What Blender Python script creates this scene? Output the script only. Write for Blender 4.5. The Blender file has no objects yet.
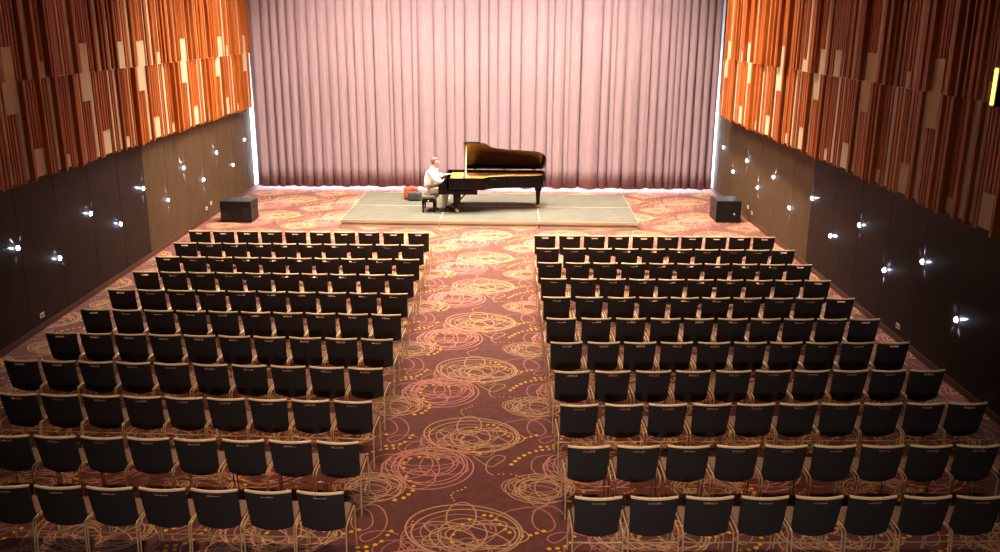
import bpy, bmesh, math, random
from mathutils import Vector, Matrix
PI = math.pi
random.seed(7)
sc = bpy.context.scene
COL = sc.collection

# ------------------------------------------------------------------ materials
def mat(name, col, rough=0.6, metal=0.0, spec=0.5, coat=0.0, emit=None, estr=0.0, sheen=0.0):
    m = bpy.data.materials.new(name); m.use_nodes = True
    b = m.node_tree.nodes['Principled BSDF']
    b.inputs['Base Color'].default_value = (*col, 1)
    b.inputs['Roughness'].default_value = rough
    b.inputs['Metallic'].default_value = metal
    b.inputs['Specular IOR Level'].default_value = spec
    b.inputs['Coat Weight'].default_value = coat
    b.inputs['Sheen Weight'].default_value = sheen
    if emit:
        b.inputs['Emission Color'].default_value = (*emit, 1)
        b.inputs['Emission Strength'].default_value = estr
    return m
def noise_mix(m, c1, c2, scale=(1, 1, 1), nscale=5.0, detail=3.0, lo=0.35, hi=0.65, bump=0.0, island=0.0):
    """vary the base colour between c1 and c2 with object-space noise"""
    nt = m.node_tree; n = nt.nodes; l = nt.links; b = n['Principled BSDF']
    tc = n.new('ShaderNodeTexCoord'); mp = n.new('ShaderNodeMapping'); mp.inputs['Scale'].default_value = scale
    no = n.new('ShaderNodeTexNoise'); no.inputs['Scale'].default_value = nscale; no.inputs['Detail'].default_value = detail
    rp = n.new('ShaderNodeValToRGB'); rp.color_ramp.elements[0].position = lo; rp.color_ramp.elements[1].position = hi
    rp.color_ramp.elements[0].color = (*c1, 1); rp.color_ramp.elements[1].color = (*c2, 1)
    l.new(tc.outputs['Object'], mp.inputs['Vector']); l.new(mp.outputs['Vector'], no.inputs['Vector'])
    l.new(no.outputs['Fac'], rp.inputs['Fac'])
    out = rp.outputs['Color']
    if island:
        g = n.new('ShaderNodeNewGeometry'); mr = n.new('ShaderNodeMapRange')
        mr.inputs['To Min'].default_value = 1 - island; mr.inputs['To Max'].default_value = 1 + island
        vm = n.new('ShaderNodeVectorMath'); vm.operation = 'SCALE'
        l.new(g.outputs['Random Per Island'], mr.inputs['Value']); l.new(out, vm.inputs[0]); l.new(mr.outputs['Result'], vm.inputs['Scale'])
        out = vm.outputs['Vector']
    l.new(out, b.inputs['Base Color'])
    if bump:
        bp = n.new('ShaderNodeBump'); bp.inputs['Strength'].default_value = bump; bp.inputs['Distance'].default_value = 0.01
        l.new(no.outputs['Fac'], bp.inputs['Height']); l.new(bp.outputs['Normal'], b.inputs['Normal'])
    return m

M = {}
M['carpet'] = noise_mix(mat('carpet', (.12, .03, .025), .95, spec=.1, sheen=.20), (.100, .025, .019), (.140, .038, .030), nscale=9, detail=4, bump=.2)
M['yarn_pink'] = mat('yarn_pink', (.52, .21, .17), .95, spec=.1, sheen=.12)
M['yarn_gold'] = mat('yarn_gold', (.50, .29, .155), .95, spec=.1, sheen=.12)
M['yarn_mauve'] = mat('yarn_mauve', (.46, .21, .15), .95, spec=.1, sheen=.12)
M['yarn_dot'] = mat('yarn_dot', (.74, .38, .03), .95, spec=.1, sheen=.12)
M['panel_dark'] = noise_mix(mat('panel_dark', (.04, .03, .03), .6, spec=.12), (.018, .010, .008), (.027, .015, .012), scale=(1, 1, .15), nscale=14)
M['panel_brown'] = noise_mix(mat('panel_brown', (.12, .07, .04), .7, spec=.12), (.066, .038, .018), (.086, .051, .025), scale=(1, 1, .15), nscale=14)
M['gap'] = mat('gap', (.008, .006, .005), .9)
M['baseboard'] = mat('baseboard', (.07, .022, .012), .5)
M['cream'] = noise_mix(mat('cream', (.6, .5, .36), .8, spec=.15), (.50, .39, .25), (.58, .46, .31), scale=(1, 1, .1), nscale=20)
M['slat'] = noise_mix(mat('slat', (.4, .12, .03), .5, spec=.22), (.25, .056, .007), (.37, .094, .011), scale=(6, 6, .35), nscale=4, island=.28)
M['ceiling'] = mat('ceiling', (.06, .055, .05), .9)
M['plaster'] = mat('plaster', (.08, .06, .05), .9)
M['curtain'] = noise_mix(mat('curtain', (.5, .33, .34), .9, spec=.1), (.275, .192, .208), (.325, .228, .245), scale=(1, 1, .06), nscale=30)
M['glow'] = mat('daylight', (.8, .9, 1), .5, emit=(.74, .86, 1), estr=22)
M['win_frame'] = mat('win_frame', (.75, .77, .8), .5)
M['deck'] = noise_mix(mat('deck', (.27, .25, .18), .85), (.066, .063, .046), (.092, .087, .064), nscale=3, detail=6, lo=.3, hi=.7)
M['deck_edge'] = mat('deck_edge', (.50, .42, .28), .5)
M['deck_skirt'] = mat('deck_skirt', (.60, .50, .36), .7)
M['steel_dark'] = mat('steel_dark', (.05, .05, .05), .4, .6)
M['back_shell'] = noise_mix(mat('back_shell', (.02, .018, .018), .75, spec=.25), (.026, .021, .019), (.034, .028, .026), nscale=60, bump=.05)
M['fabric'] = noise_mix(mat('fabric', (.3, .17, .13), .95, spec=.1), (.25, .155, .125), (.31, .195, .16), nscale=50)
M['rim'] = mat('rim', (.88, .66, .40), .4, .0)
M['brass_tube'] = mat('brass_tube', (.78, .56, .30), .38, .35)
M['black_plastic'] = mat('black_plastic', (.012, .012, .012), .4)
M['piano_black'] = mat('piano_black', (.005, .004, .004), .16, spec=.12)
M['lid_under'] = mat('lid_under', (.012, .007, .005), .16, spec=.6, coat=.4)
M['plate_gold'] = noise_mix(mat('plate_gold', (.85, .45, .1), .5, .2), (.72, .26, .02), (.88, .38, .05), nscale=6)
M['soundboard'] = mat('soundboard', (.62, .30, .09), .45)
M['felt_red'] = mat('felt_red', (.45, .03, .02), .9)
M['string'] = mat('string', (.75, .5, .22), .3, .9)
M['ivory'] = mat('ivory', (.85, .83, .76), .3)
M['brass'] = mat('brass', (.85, .55, .15), .25, .9)
M['leather'] = mat('leather', (.02, .018, .016), .35)
M['bench_top'] = mat('bench_top', (.10, .10, .09), .4)
M['skin'] = mat('skin', (.62, .33, .22), .55)
M['shirt'] = mat('shirt', (.90, .89, .87), .85)
M['trousers'] = mat('trousers', (.42, .34, .25), .9)
M['hair'] = mat('hair', (.10, .085, .06), .8)
M['shoe'] = mat('shoe', (.012, .01, .01), .35)
M['belt'] = mat('belt', (.20, .10, .05), .5)
M['bag_red'] = mat('bag_red', (.36, .05, .02), .7)
M['bag_grey'] = mat('bag_grey', (.035, .032, .032), .7)
M['speaker'] = noise_mix(mat('speaker', (.02, .02, .02), .4, spec=.3), (.006, .006, .006), (.010, .0095, .0095), nscale=120)
M['grille'] = mat('grille', (.010, .009, .009), .7)
M['led'] = mat('led', (.9, .95, 1), .3, emit=(.78, .86, 1), estr=90)
M['warm_led'] = mat('warm_led', (1, .7, .2), .3, emit=(1, .55, .10), estr=3.5)
M['socket'] = mat('socket', (.70, .56, .38), .4)

# ------------------------------------------------------------------ mesh building
class MB:
    def __init__(s): s.v = []; s.f = []; s.m = []; s.mats = []; s.sm = []
    def mi(s, m):
        if m not in s.mats: s.mats.append(m)
        return s.mats.index(m)
    def add(s, vs, fs, m, smooth=False):
        o = len(s.v); s.v += [tuple(v) for v in vs]; i = s.mi(m)
        for f in fs: s.f.append([o + k for k in f]); s.m.append(i); s.sm.append(smooth)
    def box(s, a, b, m, bev=0.0):
        x0, y0, z0 = a; x1, y1, z1 = b
        if bev:
            c = bev
            bm = bmesh.new(); bmesh.ops.create_cube(bm, size=1)
            for v in bm.verts: v.co = Vector(((x0 + x1) / 2 + v.co.x * (x1 - x0), (y0 + y1) / 2 + v.co.y * (y1 - y0), (z0 + z1) / 2 + v.co.z * (z1 - z0)))
            bmesh.ops.bevel(bm, geom=list(bm.edges), offset=c, segments=2, affect='EDGES', profile=.5)
            bm.verts.index_update(); s.add([v.co[:] for v in bm.verts], [[v.index for v in f.verts] for f in bm.faces], m); bm.free(); return
        vs = [(x0, y0, z0), (x1, y0, z0), (x1, y1, z0), (x0, y1, z0), (x0, y0, z1), (x1, y0, z1), (x1, y1, z1), (x0, y1, z1)]
        s.add(vs, [(0, 3, 2, 1), (4, 5, 6, 7), (0, 1, 5, 4), (1, 2, 6, 5), (2, 3, 7, 6), (3, 0, 4, 7)], m)
    def prism(s, poly, z0, z1, m, axis='z'):
        """poly: 2D points ccw; extruded along axis"""
        n = len(poly)
        P = {'z': lambda p, h: (p[0], p[1], h), 'y': lambda p, h: (p[0], h, p[1]), 'x': lambda p, h: (h, p[0], p[1])}[axis]
        vs = [P(p, z0) for p in poly] + [P(p, z1) for p in poly]
        fs = [list(range(n))[::-1], list(range(n, 2 * n))] + [(i, (i + 1) % n, n + (i + 1) % n, n + i) for i in range(n)]
        s.add(vs, fs, m)
    def tube(s, pts, r, m, seg=8, caps=True):
        pts = [Vector(p) for p in pts]; n = len(pts)
        rs = r if isinstance(r, (list, tuple)) else [r] * n
        vs = []; fs = []
        up = None
        for i, p in enumerate(pts):
            if i == 0: t = pts[1] - p
            elif i == n - 1: t = p - pts[i - 1]
            else: t = (pts[i + 1] - p).normalized() + (p - pts[i - 1]).normalized()
            t.normalize()
            if up is None: up = t.orthogonal().normalized()
            up = (up - t * up.dot(t)).normalized(); w = t.cross(up)
            for k in range(seg):
                a = 2 * PI * k / seg
                vs.append(p + up * math.cos(a) * rs[i] + w * math.sin(a) * rs[i])
        for i in range(n - 1):
            for k in range(seg):
                k2 = (k + 1) % seg
                fs.append((i * seg + k, i * seg + k2, (i + 1) * seg + k2, (i + 1) * seg + k))
        s.add(vs, fs, m, True)
        if caps:
            s.add(vs[:seg], [list(range(seg))[::-1]], m); s.add(vs[-seg:], [list(range(seg))], m)
    def lathe(s, prof, c, m, seg=20, axis='z'):
        """prof: (radius, height) pairs"""
        vs = []; n = len(prof)
        for r, h in prof:
            for k in range(seg):
                a = 2 * PI * k / seg; x, y = r * math.cos(a), r * math.sin(a)
                p = {'z': (x, y, h), 'x': (h, x, y), 'y': (y, h, x)}[axis]
                vs.append((c[0] + p[0], c[1] + p[1], c[2] + p[2]))
        fs = [(i * seg + k, i * seg + (k + 1) % seg, (i + 1) * seg + (k + 1) % seg, (i + 1) * seg + k) for i in range(n - 1) for k in range(seg)]
        fs += [list(range(seg))[::-1], list(range((n - 1) * seg, n * seg))]
        s.add(vs, fs, m, True)
    def build(s, name, parent=None, loc=None, props=None):
        me = bpy.data.meshes.new(name); me.from_pydata(s.v, [], s.f)
        for m in s.mats: me.materials.append(m)
        me.polygons.foreach_set('material_index', s.m); me.polygons.foreach_set('use_smooth', s.sm); me.update()
        o = bpy.data.objects.new(name, me); COL.objects.link(o)
        if parent: o.parent = parent
        if loc: o.location = loc
        for k, v in (props or {}).items(): o[k] = v
        return o
def tag(o, label=None, cat=None, group=None, kind=None):
    if label: o['label'] = label
    if cat: o['category'] = cat
    if group: o['group'] = group
    if kind: o['kind'] = kind
    return o
def empty(name, loc=(0, 0, 0), rz=0, **k):
    o = bpy.data.objects.new(name, None); COL.objects.link(o); o.location = loc; o.rotation_euler = (0, 0, rz)
    o.empty_display_size = .1
    return tag(o, **k)
def copy_tree(o, parent=None):
    c = o.copy(); COL.objects.link(c)
    if parent: c.parent = parent
    for ch in list(o.children): copy_tree(ch, c)
    return c
ST = {'kind': 'structure'}

# ------------------------------------------------------------------ room dimensions (metres)
XL, XR = -8.19, 7.20          # lower wall faces
YB, YC, YN = 30.6, 29.3, -2.5  # window wall, curtain line, wall behind the viewer
ZC = 8.7
ZM, ZP = 4.43, 2.71           # joint between the two slat bands, lower edge of the slats

# floor: carpet with its woven pattern as inlaid faces
fl = MB()
fl.add([(XL - .3, YN, 0), (XR + .3, YN, 0), (XR + .3, YB, 0), (XL - .3, YB, 0)], [(0, 1, 2, 3)], M['carpet'])
def ell(cx, cy, rx, ry, rot=0, n=40, a0=0, a1=360):
    r = math.radians(rot); out = []
    for i in range(n + 1):
        a = math.radians(a0 + (a1 - a0) * i / n)
        x, y = rx * math.cos(a), ry * math.sin(a)
        out.append((cx + x * math.cos(r) - y * math.sin(r), cy + x * math.sin(r) + y * math.cos(r)))
    return out
def spline(pts, n=7):
    out = []; P = [pts[0]] + list(pts) + [pts[-1]]
    for i in range(1, len(P) - 2):
        p0, p1, p2, p3 = P[i - 1:i + 3]
        for k in range(n):
            t = k / n
            out.append(tuple(.5 * ((2 * p1[j]) + (-p0[j] + p2[j]) * t + (2 * p0[j] - 5 * p1[j] + 4 * p2[j] - p3[j]) * t * t + (-p0[j] + 3 * p1[j] - 3 * p2[j] + p3[j]) * t ** 3) for j in (0, 1)))
    out.append(pts[-1]); return out
TILE = []   # (points, width, material, height layer)
def L(pts, w, m, z): TILE.append((pts, w, M[m], z))
G, K, V = 'yarn_gold', 'yarn_pink', 'yarn_mauve'
# big gold knot
for e in [(-.24, 11.00, .66, .52, -14), (-.22, 10.96, .60, .47, -4)]: L(ell(*e), .026, G, 5)
for e in [(.02, 10.90, .46, .21, -3), (-.25, 10.92, .27, .31, 0), (-.28, 11.28, .17, .30, 0), (-.22, 10.93, .50, .19, 24), (-.20, 10.90, .52, .17, -24),
          (-.02, 10.88, .36, .25, 14), (-.34, 10.80, .30, .20, -35)]: L(ell(*e), .021, G, 5)
for e in [(-.05, 10.55, .13, .20, 0), (-.16, 10.62, .20, .22, 20), (-.70, 10.86, .22, .27, 0), (-.52, 10.80, .40, .30, 12), (-.30, 10.98, .42, .34, 0)]: L(ell(*e), .017, V, 4)
# pink knot
for e in [(-.76, 10.06, .58, .54, 0), (-.76, 10.12, .46, .44, 8), (-.78, 10.16, .34, .30, -5), (-.70, 10.12, .44, .50, 0)]: L(ell(*e), .023, K, 3)
for e in [(-.83, 9.79, .19, .26, 0), (-.84, 10.20, .52, .24, 12), (-.76, 10.16, .54, .22, -18), (-.90, 10.10, .28, .44, 15), (-.62, 10.18, .24, .34, -10),
          (-.80, 10.26, .40, .16, 0), (-1.00, 10.14, .30, .36, 0)]: L(ell(*e), .018, K, 3)
for e in [(-.60, 10.60, .32, .21, 0), (-.60, 10.58, .22, .15, 8), (-.60, 10.60, .13, .10, 0), (-.64, 10.60, .46, .27, 5), (-.56, 10.56, .27, .22, -15), (-.98, 10.62, .22, .17, 0)]: L(ell(*e), .015, V, 4)
# small gold knot
for e in [(.64, 9.56, .42, .35, 0), (.66, 9.58, .33, .28, 10), (.64, 9.55, .25, .22, -10), (.70, 9.52, .32, .30, 0)]: L(ell(*e), .019, G, 5)
for e in [(.33, 9.60, .15, .18, 0), (.36, 9.60, .10, .12, 0), (.66, 9.56, .38, .15, 22), (.66, 9.56, .38, .15, -22), (.62, 9.84, .11, .08, 0), (.80, 9.56, .22, .30, 0),
          (.60, 9.44, .26, .18, 0), (.68, 9.60, .17, .13, 0), (.62, 9.30, .12, .16, 10)]: L(ell(*e), .014, G, 5)
# loose threads
L(spline([(-.20, 10.38), (.02, 10.10), (.14, 10.20), (.22, 10.31), (.19, 10.39), (.08, 10.38), (-.01, 10.20), (-.02, 10.05), (.01, 9.94), (.08, 9.88)]), .017, G, 2)
L(spline([(-1.52, 11.40), (-1.33, 11.52), (-1.19, 11.41), (-1.11, 11.13), (-1.17, 10.88), (-1.30, 10.76), (-1.37, 10.85), (-1.27, 10.95), (-1.10, 10.97), (-.95, 10.90)]), .016, K, 2)
L(spline([(.06, 11.02), (.08, 11.20), (.26, 11.40), (.55, 11.49), (.72, 11.35), (.78, 11.1), (.68, 10.97), (.56, 11.06), (.53, 11.28), (.62, 11.49), (.83, 11.64)]), .016, K, 2)
L(spline([(.62, 9.90), (.55, 10.10), (.62, 10.35), (.85, 10.42), (1.02, 10.30), (.98, 10.12), (.80, 10.12), (.76, 10.25), (.88, 10.32)]), .016, K, 2)
DOTS = [((.30, 10.15), .030), ((.35, 10.24), .030), ((.40, 10.32), .030), ((.47, 10.40), .030), ((.54, 10.47), .028), ((.63, 10.52), .028), ((.71, 10.55), .026), ((.80, 10.57), .024),
        ((-.11, 10.44), .028), ((-.19, 10.48), .026), ((-.26, 10.55), .024), ((-.36, 10.75), .024), ((-.35, 10.90), .022), ((-.26, 11.11), .024), ((-.18, 11.21), .024), ((-.02, 11.30), .026),
        ((.06, 11.29), .026), ((.12, 11.21), .022), ((.16, 11.12), .024), ((.22, 11.01), .024), ((.27, 10.95), .024), ((.41, 10.88), .024), ((.50, 10.90), .024), ((.57, 10.94), .026), ((.65, 10.98), .028),
        ((-.64, 10.28), .024), ((-.78, 10.32), .022), ((-.89, 10.33), .026), ((-1.0, 10.29), .024), ((-1.07, 10.18), .026), ((-1.06, 10.04), .026), ((-1.0, 9.82), .026), ((-.95, 9.71), .026), ((-.89, 9.59), .028),
        ((-.89, 9.48), .028), ((-.93, 9.39), .028), ((-.98, 9.31), .030), ((-1.08, 9.26), .030),
        ((-1.04, 10.96), .026), ((-1.07, 10.88), .024), ((-1.12, 10.76), .026), ((-1.18, 10.69), .028), ((-1.27, 10.65), .028), ((-1.36, 10.64), .028),
        ((-.26, 11.92), .014), ((-.30, 11.87), .014), ((-.35, 11.84), .014), ((-.40, 11.80), .014), ((-.42, 11.74), .014), ((-.41, 11.68), .014), ((-.38, 11.62), .014),
        ((.14, 9.89), .013), ((.20, 9.90), .013), ((.30, 9.89), .013), ((.36, 9.87), .013), ((.41, 9.84), .013), ((.45, 9.80), .013),
        ((-.82, 11.16), .013), ((-.83, 11.10), .013), ((-.81, 11.04), .013)]
PX, PY = 2.05, 2.36
X0, X1, Y0, Y1 = XL + .02, XR - .02, 5.2, 29.2
def ribbon(pts, w, m, z):
    n = len(pts); vs = []
    for i in range(n):
        a = pts[max(0, i - 1)]; b = pts[min(n - 1, i + 1)]
        dx, dy = b[0] - a[0], b[1] - a[1]; d = math.hypot(dx, dy) or 1
        nx, ny = -dy / d * w / 2, dx / d * w / 2
        vs += [(pts[i][0] + nx, pts[i][1] + ny, z), (pts[i][0] - nx, pts[i][1] - ny, z)]
    return vs
proto = [(ribbon(p, w * .82, m, .0010 + i_ * .00008), m) for i_, (p, w, m, z) in enumerate(sorted(TILE, key=lambda q: q[3]))]
for i in range(-4, 5):
    for j in range(-3, 9):
        ox, oy = i * PX, j * PY
        for vs, m in proto:
            V2 = [(x + ox, y + oy, z + .00003 * (i % 2)) for x, y, z in vs]
            fs = []
            for k in range(len(V2) // 2 - 1):
                q = (2 * k + 1, 2 * k, 2 * k + 2, 2 * k + 3)
                if all(X0 < V2[c][0] < X1 and Y0 < V2[c][1] < Y1 for c in q): fs.append(q[::-1])
            if fs:
                used = sorted({c for q in fs for c in q}); mp = {c: k for k, c in enumerate(used)}
                fl.add([V2[c] for c in used], [[mp[c] for c in q] for q in fs], m)
        for (dx, dy), r in DOTS:
            if X0 + r < dx + ox < X1 - r and Y0 < dy + oy < Y1:
                fl.add([(dx + ox + r * math.cos(a * PI / 4), dy + oy + r * math.sin(a * PI / 4), .0065) for a in range(8)], [list(range(8))], M['yarn_dot'])
fl.build('floor', props=ST)

# ------------------------------------------------------------------ walls
LEDY_L = [14.693 + 1.38 * k for k in range(-9, 11)]
LEDY_R = [28.238 - 1.388 * k for k in range(0, 20)]
def lower_wall(side, X, sgn, ys, ybrown):
    w = MB()
    xo = X + sgn * .25
    w.box((min(X + sgn * .012, xo), YN, 0), (max(X + sgn * .012, xo), YB, ZC), M['gap'])
    ys = sorted(ys); edges = [YN] + [y for y in ys if y > YN + .3] + [YB]
    for a, b in zip(edges, edges[1:]):
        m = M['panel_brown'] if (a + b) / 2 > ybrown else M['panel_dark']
        w.box((min(X, X + sgn * .02), a + .006, .1), (max(X, X + sgn * .02), b - .006, ZP + .35), m)
    w.box((min(X, X - sgn * .012), YC + .03, 0), (max(X, X - sgn * .012), YB, ZC), M['win_frame'])
    w.build('wall_' + side, props=ST)
    b = MB(); b.box((min(X, X - sgn * .015), YN, 0), (max(X, X - sgn * .015), YB, .11), M['baseboard']); b.build('baseboard_' + side, props=ST)
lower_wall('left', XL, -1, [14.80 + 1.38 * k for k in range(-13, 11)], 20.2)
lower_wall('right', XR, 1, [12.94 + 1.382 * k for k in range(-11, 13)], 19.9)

# timber fins over a cream board; each list: where fins are cut short and the board shows (y0, y1, z0, z1)
def openings(side):
    S = [14.75 - 2.757 * 2 + 2.757 * k for k in range(0, 8)] if side == 'left' else [13.60 - 2.617 * 2 + 2.617 * k for k in range(0, 8)]
    lo = []
    for s in S:
        lo += [(s, s + .33, 3.88, ZM), (s + .70, s + 1.03, ZP - .1, 3.23), (s + 1.80, s + 1.96, ZP - .1, 2.98)]
    if side == 'left':
        up = [(14.87, 15.15, .55), (16.0, 16.18, .27), (17.64, 17.95, .55), (19.33, 19.71, .55), (20.39, 20.73, .55), (21.53, 21.67, .27), (23.12, 23.46, .55),
              (26.13, 26.55, .55), (26.87, 27.1, .29), (28.63, 28.94, .55), (12.1, 12.4, .55)]
    else:
        up = [(26.63, 26.92, .5), (25.02, 25.26, .26), (24.33, 24.68, .5), (21.43, 21.68, .5), (19.87, 20.02, .26), (18.79, 19.06, .5), (17.79, 18.17, .5),
              (16.18, 16.52, .5), (14.68, 14.84, .26), (13.62, 13.9, .5), (12.09, 12.26, .26), (11.0, 11.3, .5)]
    up = [(a, b, ZM, ZM + h) for a, b, h in up]
    return S, lo, up
MODULE = [(.0, .33, 1), (.33, .45, 0), (.45, .55, 1), (.55, .70, 1), (.70, 1.03, 1), (1.03, 1.20, 1), (1.20, 1.26, 0), (1.26, 1.46, 1), (1.46, 1.58, 0), (1.58, 1.80, 1),
          (1.80, 1.96, 1), (1.96, 2.20, 1), (2.20, 2.26, 0), (2.26, 2.62, 1), (2.62, 2.66, 0), (2.66, 9, 1)]
UMODULE = [(.0, .10, 1), (.10, .42, 1), (.42, .60, 1), (.60, .64, 0), (.64, .87, 1), (.87, .99, 0), (.99, 1.24, 1), (1.24, 1.40, 1), (1.40, 1.45, 0), (1.45, 1.78, 1),
           (1.78, 2.12, 1), (2.12, 2.17, 0), (2.17, 2.42, 1), (2.42, 2.54, 0), (2.54, 9, 1)]
def fins(side, X, sgn, yend, num):
    S, lo, up = openings(side)
    period = S[1] - S[0]; rnd = random.Random(11 if side == 'left' else 23)
    board = MB()
    xb = X + sgn * .045
    board.box((min(xb, XL if side == 'left' else XR) - (.0 if side == 'right' else .0), YN, ZP + .03), (max(xb, XL if side == 'left' else XR), yend, ZC), M['cream'])
    board.build('trim_%d' % num, props=ST)
    for band, (z0, z1, ops, mod) in enumerate(((ZP, ZM - .012, lo, MODULE), (ZM + .004, ZC, up, UMODULE))):
        t = MB(); shallow = [s_ + m_[0] for s_ in S for m_ in mod if not m_[2]] + [o_[0] for o_ in ops]
        for s in S:
            e = min(s + period, yend)
            for a, b, on in mod:
                if not on: continue
                a, b = s + a, min(s + b, e)
                if b - a < .03: continue
                n = max(1, round((b - a) / .105)); y = a; ws = [rnd.uniform(.7, 1.3) for _ in range(n)]; tot = sum(ws)
                for k in range(n):
                    w = (b - a) * ws[k] / tot; c = y + w / 2
                    d = rnd.choice((.02, .04, .06, .085, .11)); zz0, zz1 = z0 - rnd.uniform(0, .012), z1
                    g = rnd.uniform(.006, .018)
                    cut = False
                    for o0, o1, oz0, oz1 in ops:
                        if o0 - .03 < c < o1 + .02:
                            cut = True
                            if oz1 >= ZM - .02 and band == 0: zz1 = oz0
                            elif band == 0: zz0 = oz1
                            else: zz0 = oz1
                    if cut: d = .02
                    if any(abs(y + w - q_) < .10 for q_ in shallow): d = .018
                    if y + w > yend: break
                    # chamfered fin standing proud of the board
                    xa, xf = xb, xb - sgn * d
                    ch = min(.012, w * .2)
                    pl_ = [(xa, y + g), (xf + sgn * ch, y + g), (xf, y + g + ch), (xf, y + w - g - ch), (xf + sgn * ch, y + w - g), (xa, y + w - g)]
                    if sgn > 0: pl_ = pl_[::-1]
                    t.prism(pl_, zz0, zz1, M['slat'])
                    y += w
        t.build('trim_%d' % (num + 1 + band), props=ST)
fins('left', -8.02, -1, 29.25, 1)
fins('right', 6.72, 1, 27.25, 4)

w = MB(); w.box((XL - .25, YN, ZC), (XR + .25, YB + .2, ZC + .2), M['ceiling']); w.build('ceiling', props=ST)
w = MB(); w.box((XL - .25, YN - .2, 0), (XR + .25, YN, ZC), M['plaster']); w.build('wall_rear', props=ST)
w = MB()
w.box((XL - .25, YB, 0), (XR + .25, YB + .2, .05), M['plaster']); w.box((XL - .25, YB, 3.2), (XR + .25, YB + .2, ZC), M['plaster'])
w.box((XL - .25, YB, .05), (XL, YB + .2, 3.2), M['plaster']); w.box((XR, YB, .05), (XR + .25, YB + .2, 3.2), M['plaster'])
w.build('wall_front', props=ST)
for k in range(6):
    a = XL + (XR - XL) * k / 6; b = XL + (XR - XL) * (k + 1) / 6
    g = MB(); g.box((a + .05, YB + .08, .1), (b - .05, YB + .1, 3.15), M['glow'])
    o = g.build('window_%d' % (k + 1), props=ST)
    g = MB()
    g.box((a, YB + .02, .05), (a + .05, YB + .14, 3.2), M['win_frame']); g.box((b - .05, YB + .02, .05), (b, YB + .14, 3.2), M['win_frame'])
    g.box((a + .05, YB + .02, .05), (b - .05, YB + .14, .1), M['win_frame']); g.box((a + .05, YB + .02, 3.15), (b - .05, YB + .14, 3.2), M['win_frame'])
    g.build('window_frame', parent=o)

# ------------------------------------------------------------------ curtains: fold lines measured along the cloth
FOLD = [-8.08, -7.66, -7.38, -7.12, -6.84, -6.55, -6.18, -5.86, -5.54, -5.24, -4.95, -4.68, -4.38, -4.06, -3.58, -3.46, -3.16, -2.80, -2.62, -2.10, -1.72, -1.44, -1.10, -.62, -.32, .045,
        -.028, .38, .72, 1.22, 1.58, 1.78, 2.13, 2.30, 2.66, 3.33, 3.60, 3.78, 4.10, 4.58, 4.92, 5.20, 5.48, 5.70, 5.90, 6.12, 6.38, 6.66, 6.90, 7.11]
def curtain(x0, x1, label):
    yc = YC + (.13 if x0 < -1 else 0)
    fs = sorted(x for x in FOLD if x0 - .001 <= x <= x1 + .001 and not (x in (-.028, .045) and abs(x - x0) > .002 and abs(x - x1) > .002))
    rnd = random.Random(int(x0 * 10)); cols = []
    for a, b in zip(fs, fs[1:]):
        w = b - a; edge = min(1, max(0, (abs((a + b) / 2 + .5) - 3.5) / 3))
        dep = min(.20, w * (.30 + .30 * edge)); n = max(8, int(w / .025)); ph = rnd.uniform(0, 6); rip = .012 if w > .3 else .004
        sk = rnd.uniform(.75, 1.25)
        for i in range(n):
            t = i / n
            if i == 0 and cols: cols.append((a - .010, -.09, ph)); cols.append((a + .006, -.09, ph)); t = .05
            cols.append((a + w * t, dep * (math.sin(PI * t ** sk)) ** .55 + rip * math.sin(t * PI) * math.sin(ph + t * 14), ph))
    cols.append((fs[-1], 0, 0))
    vs = []; faces = []; nz = 14; zt = ZC
    for j in range(nz):
        u = j / (nz - 1); z = .085 + (zt - .085) * u
        for i, (x, d, ph) in enumerate(cols):
            k = 1.0 - .38 * u
            zz = z + (.014 * math.sin(x * 5.3) + .012 * math.sin(x * 11.7 + 1) if j == 0 else 0)
            vs.append((x + .02 * math.sin(ph) * (1 - u) * (0 < i < len(cols) - 1), yc - d * k + .012 * math.sin(3 * u + ph), zz))
    W = len(cols)
    for j in range(nz - 1):
        for i in range(W - 1): faces.append((j * W + i, j * W + i + 1, (j + 1) * W + i + 1, (j + 1) * W + i))
    c = MB(); c.add(vs, faces, M['curtain'], True)
    hem = MB(); hv = []; hf = []
    for i, (x, d, ph) in enumerate(cols):
        b = vs[i]; hv += [(b[0], b[1] - .004, b[2]), (b[0], b[1] - .004, b[2] + .09)]
        if i: hf.append((2 * i - 2, 2 * i, 2 * i + 1, 2 * i - 1))
    o = c.build('curtain')
    s = o.modifiers.new('thickness', 'SOLIDIFY'); s.thickness = .006; s.offset = 1
    hem.add(hv, hf, M['curtain'], True); hem.build('hem', parent=o)
    return tag(o, label, 'curtain', 'stage curtains')
curtain(-8.08, .045, 'tall mauve pleated curtain behind the pianist, reaching to the left wall')
curtain(-.028, 7.11, 'tall mauve pleated curtain behind the piano tail, reaching to the right wall')

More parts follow.
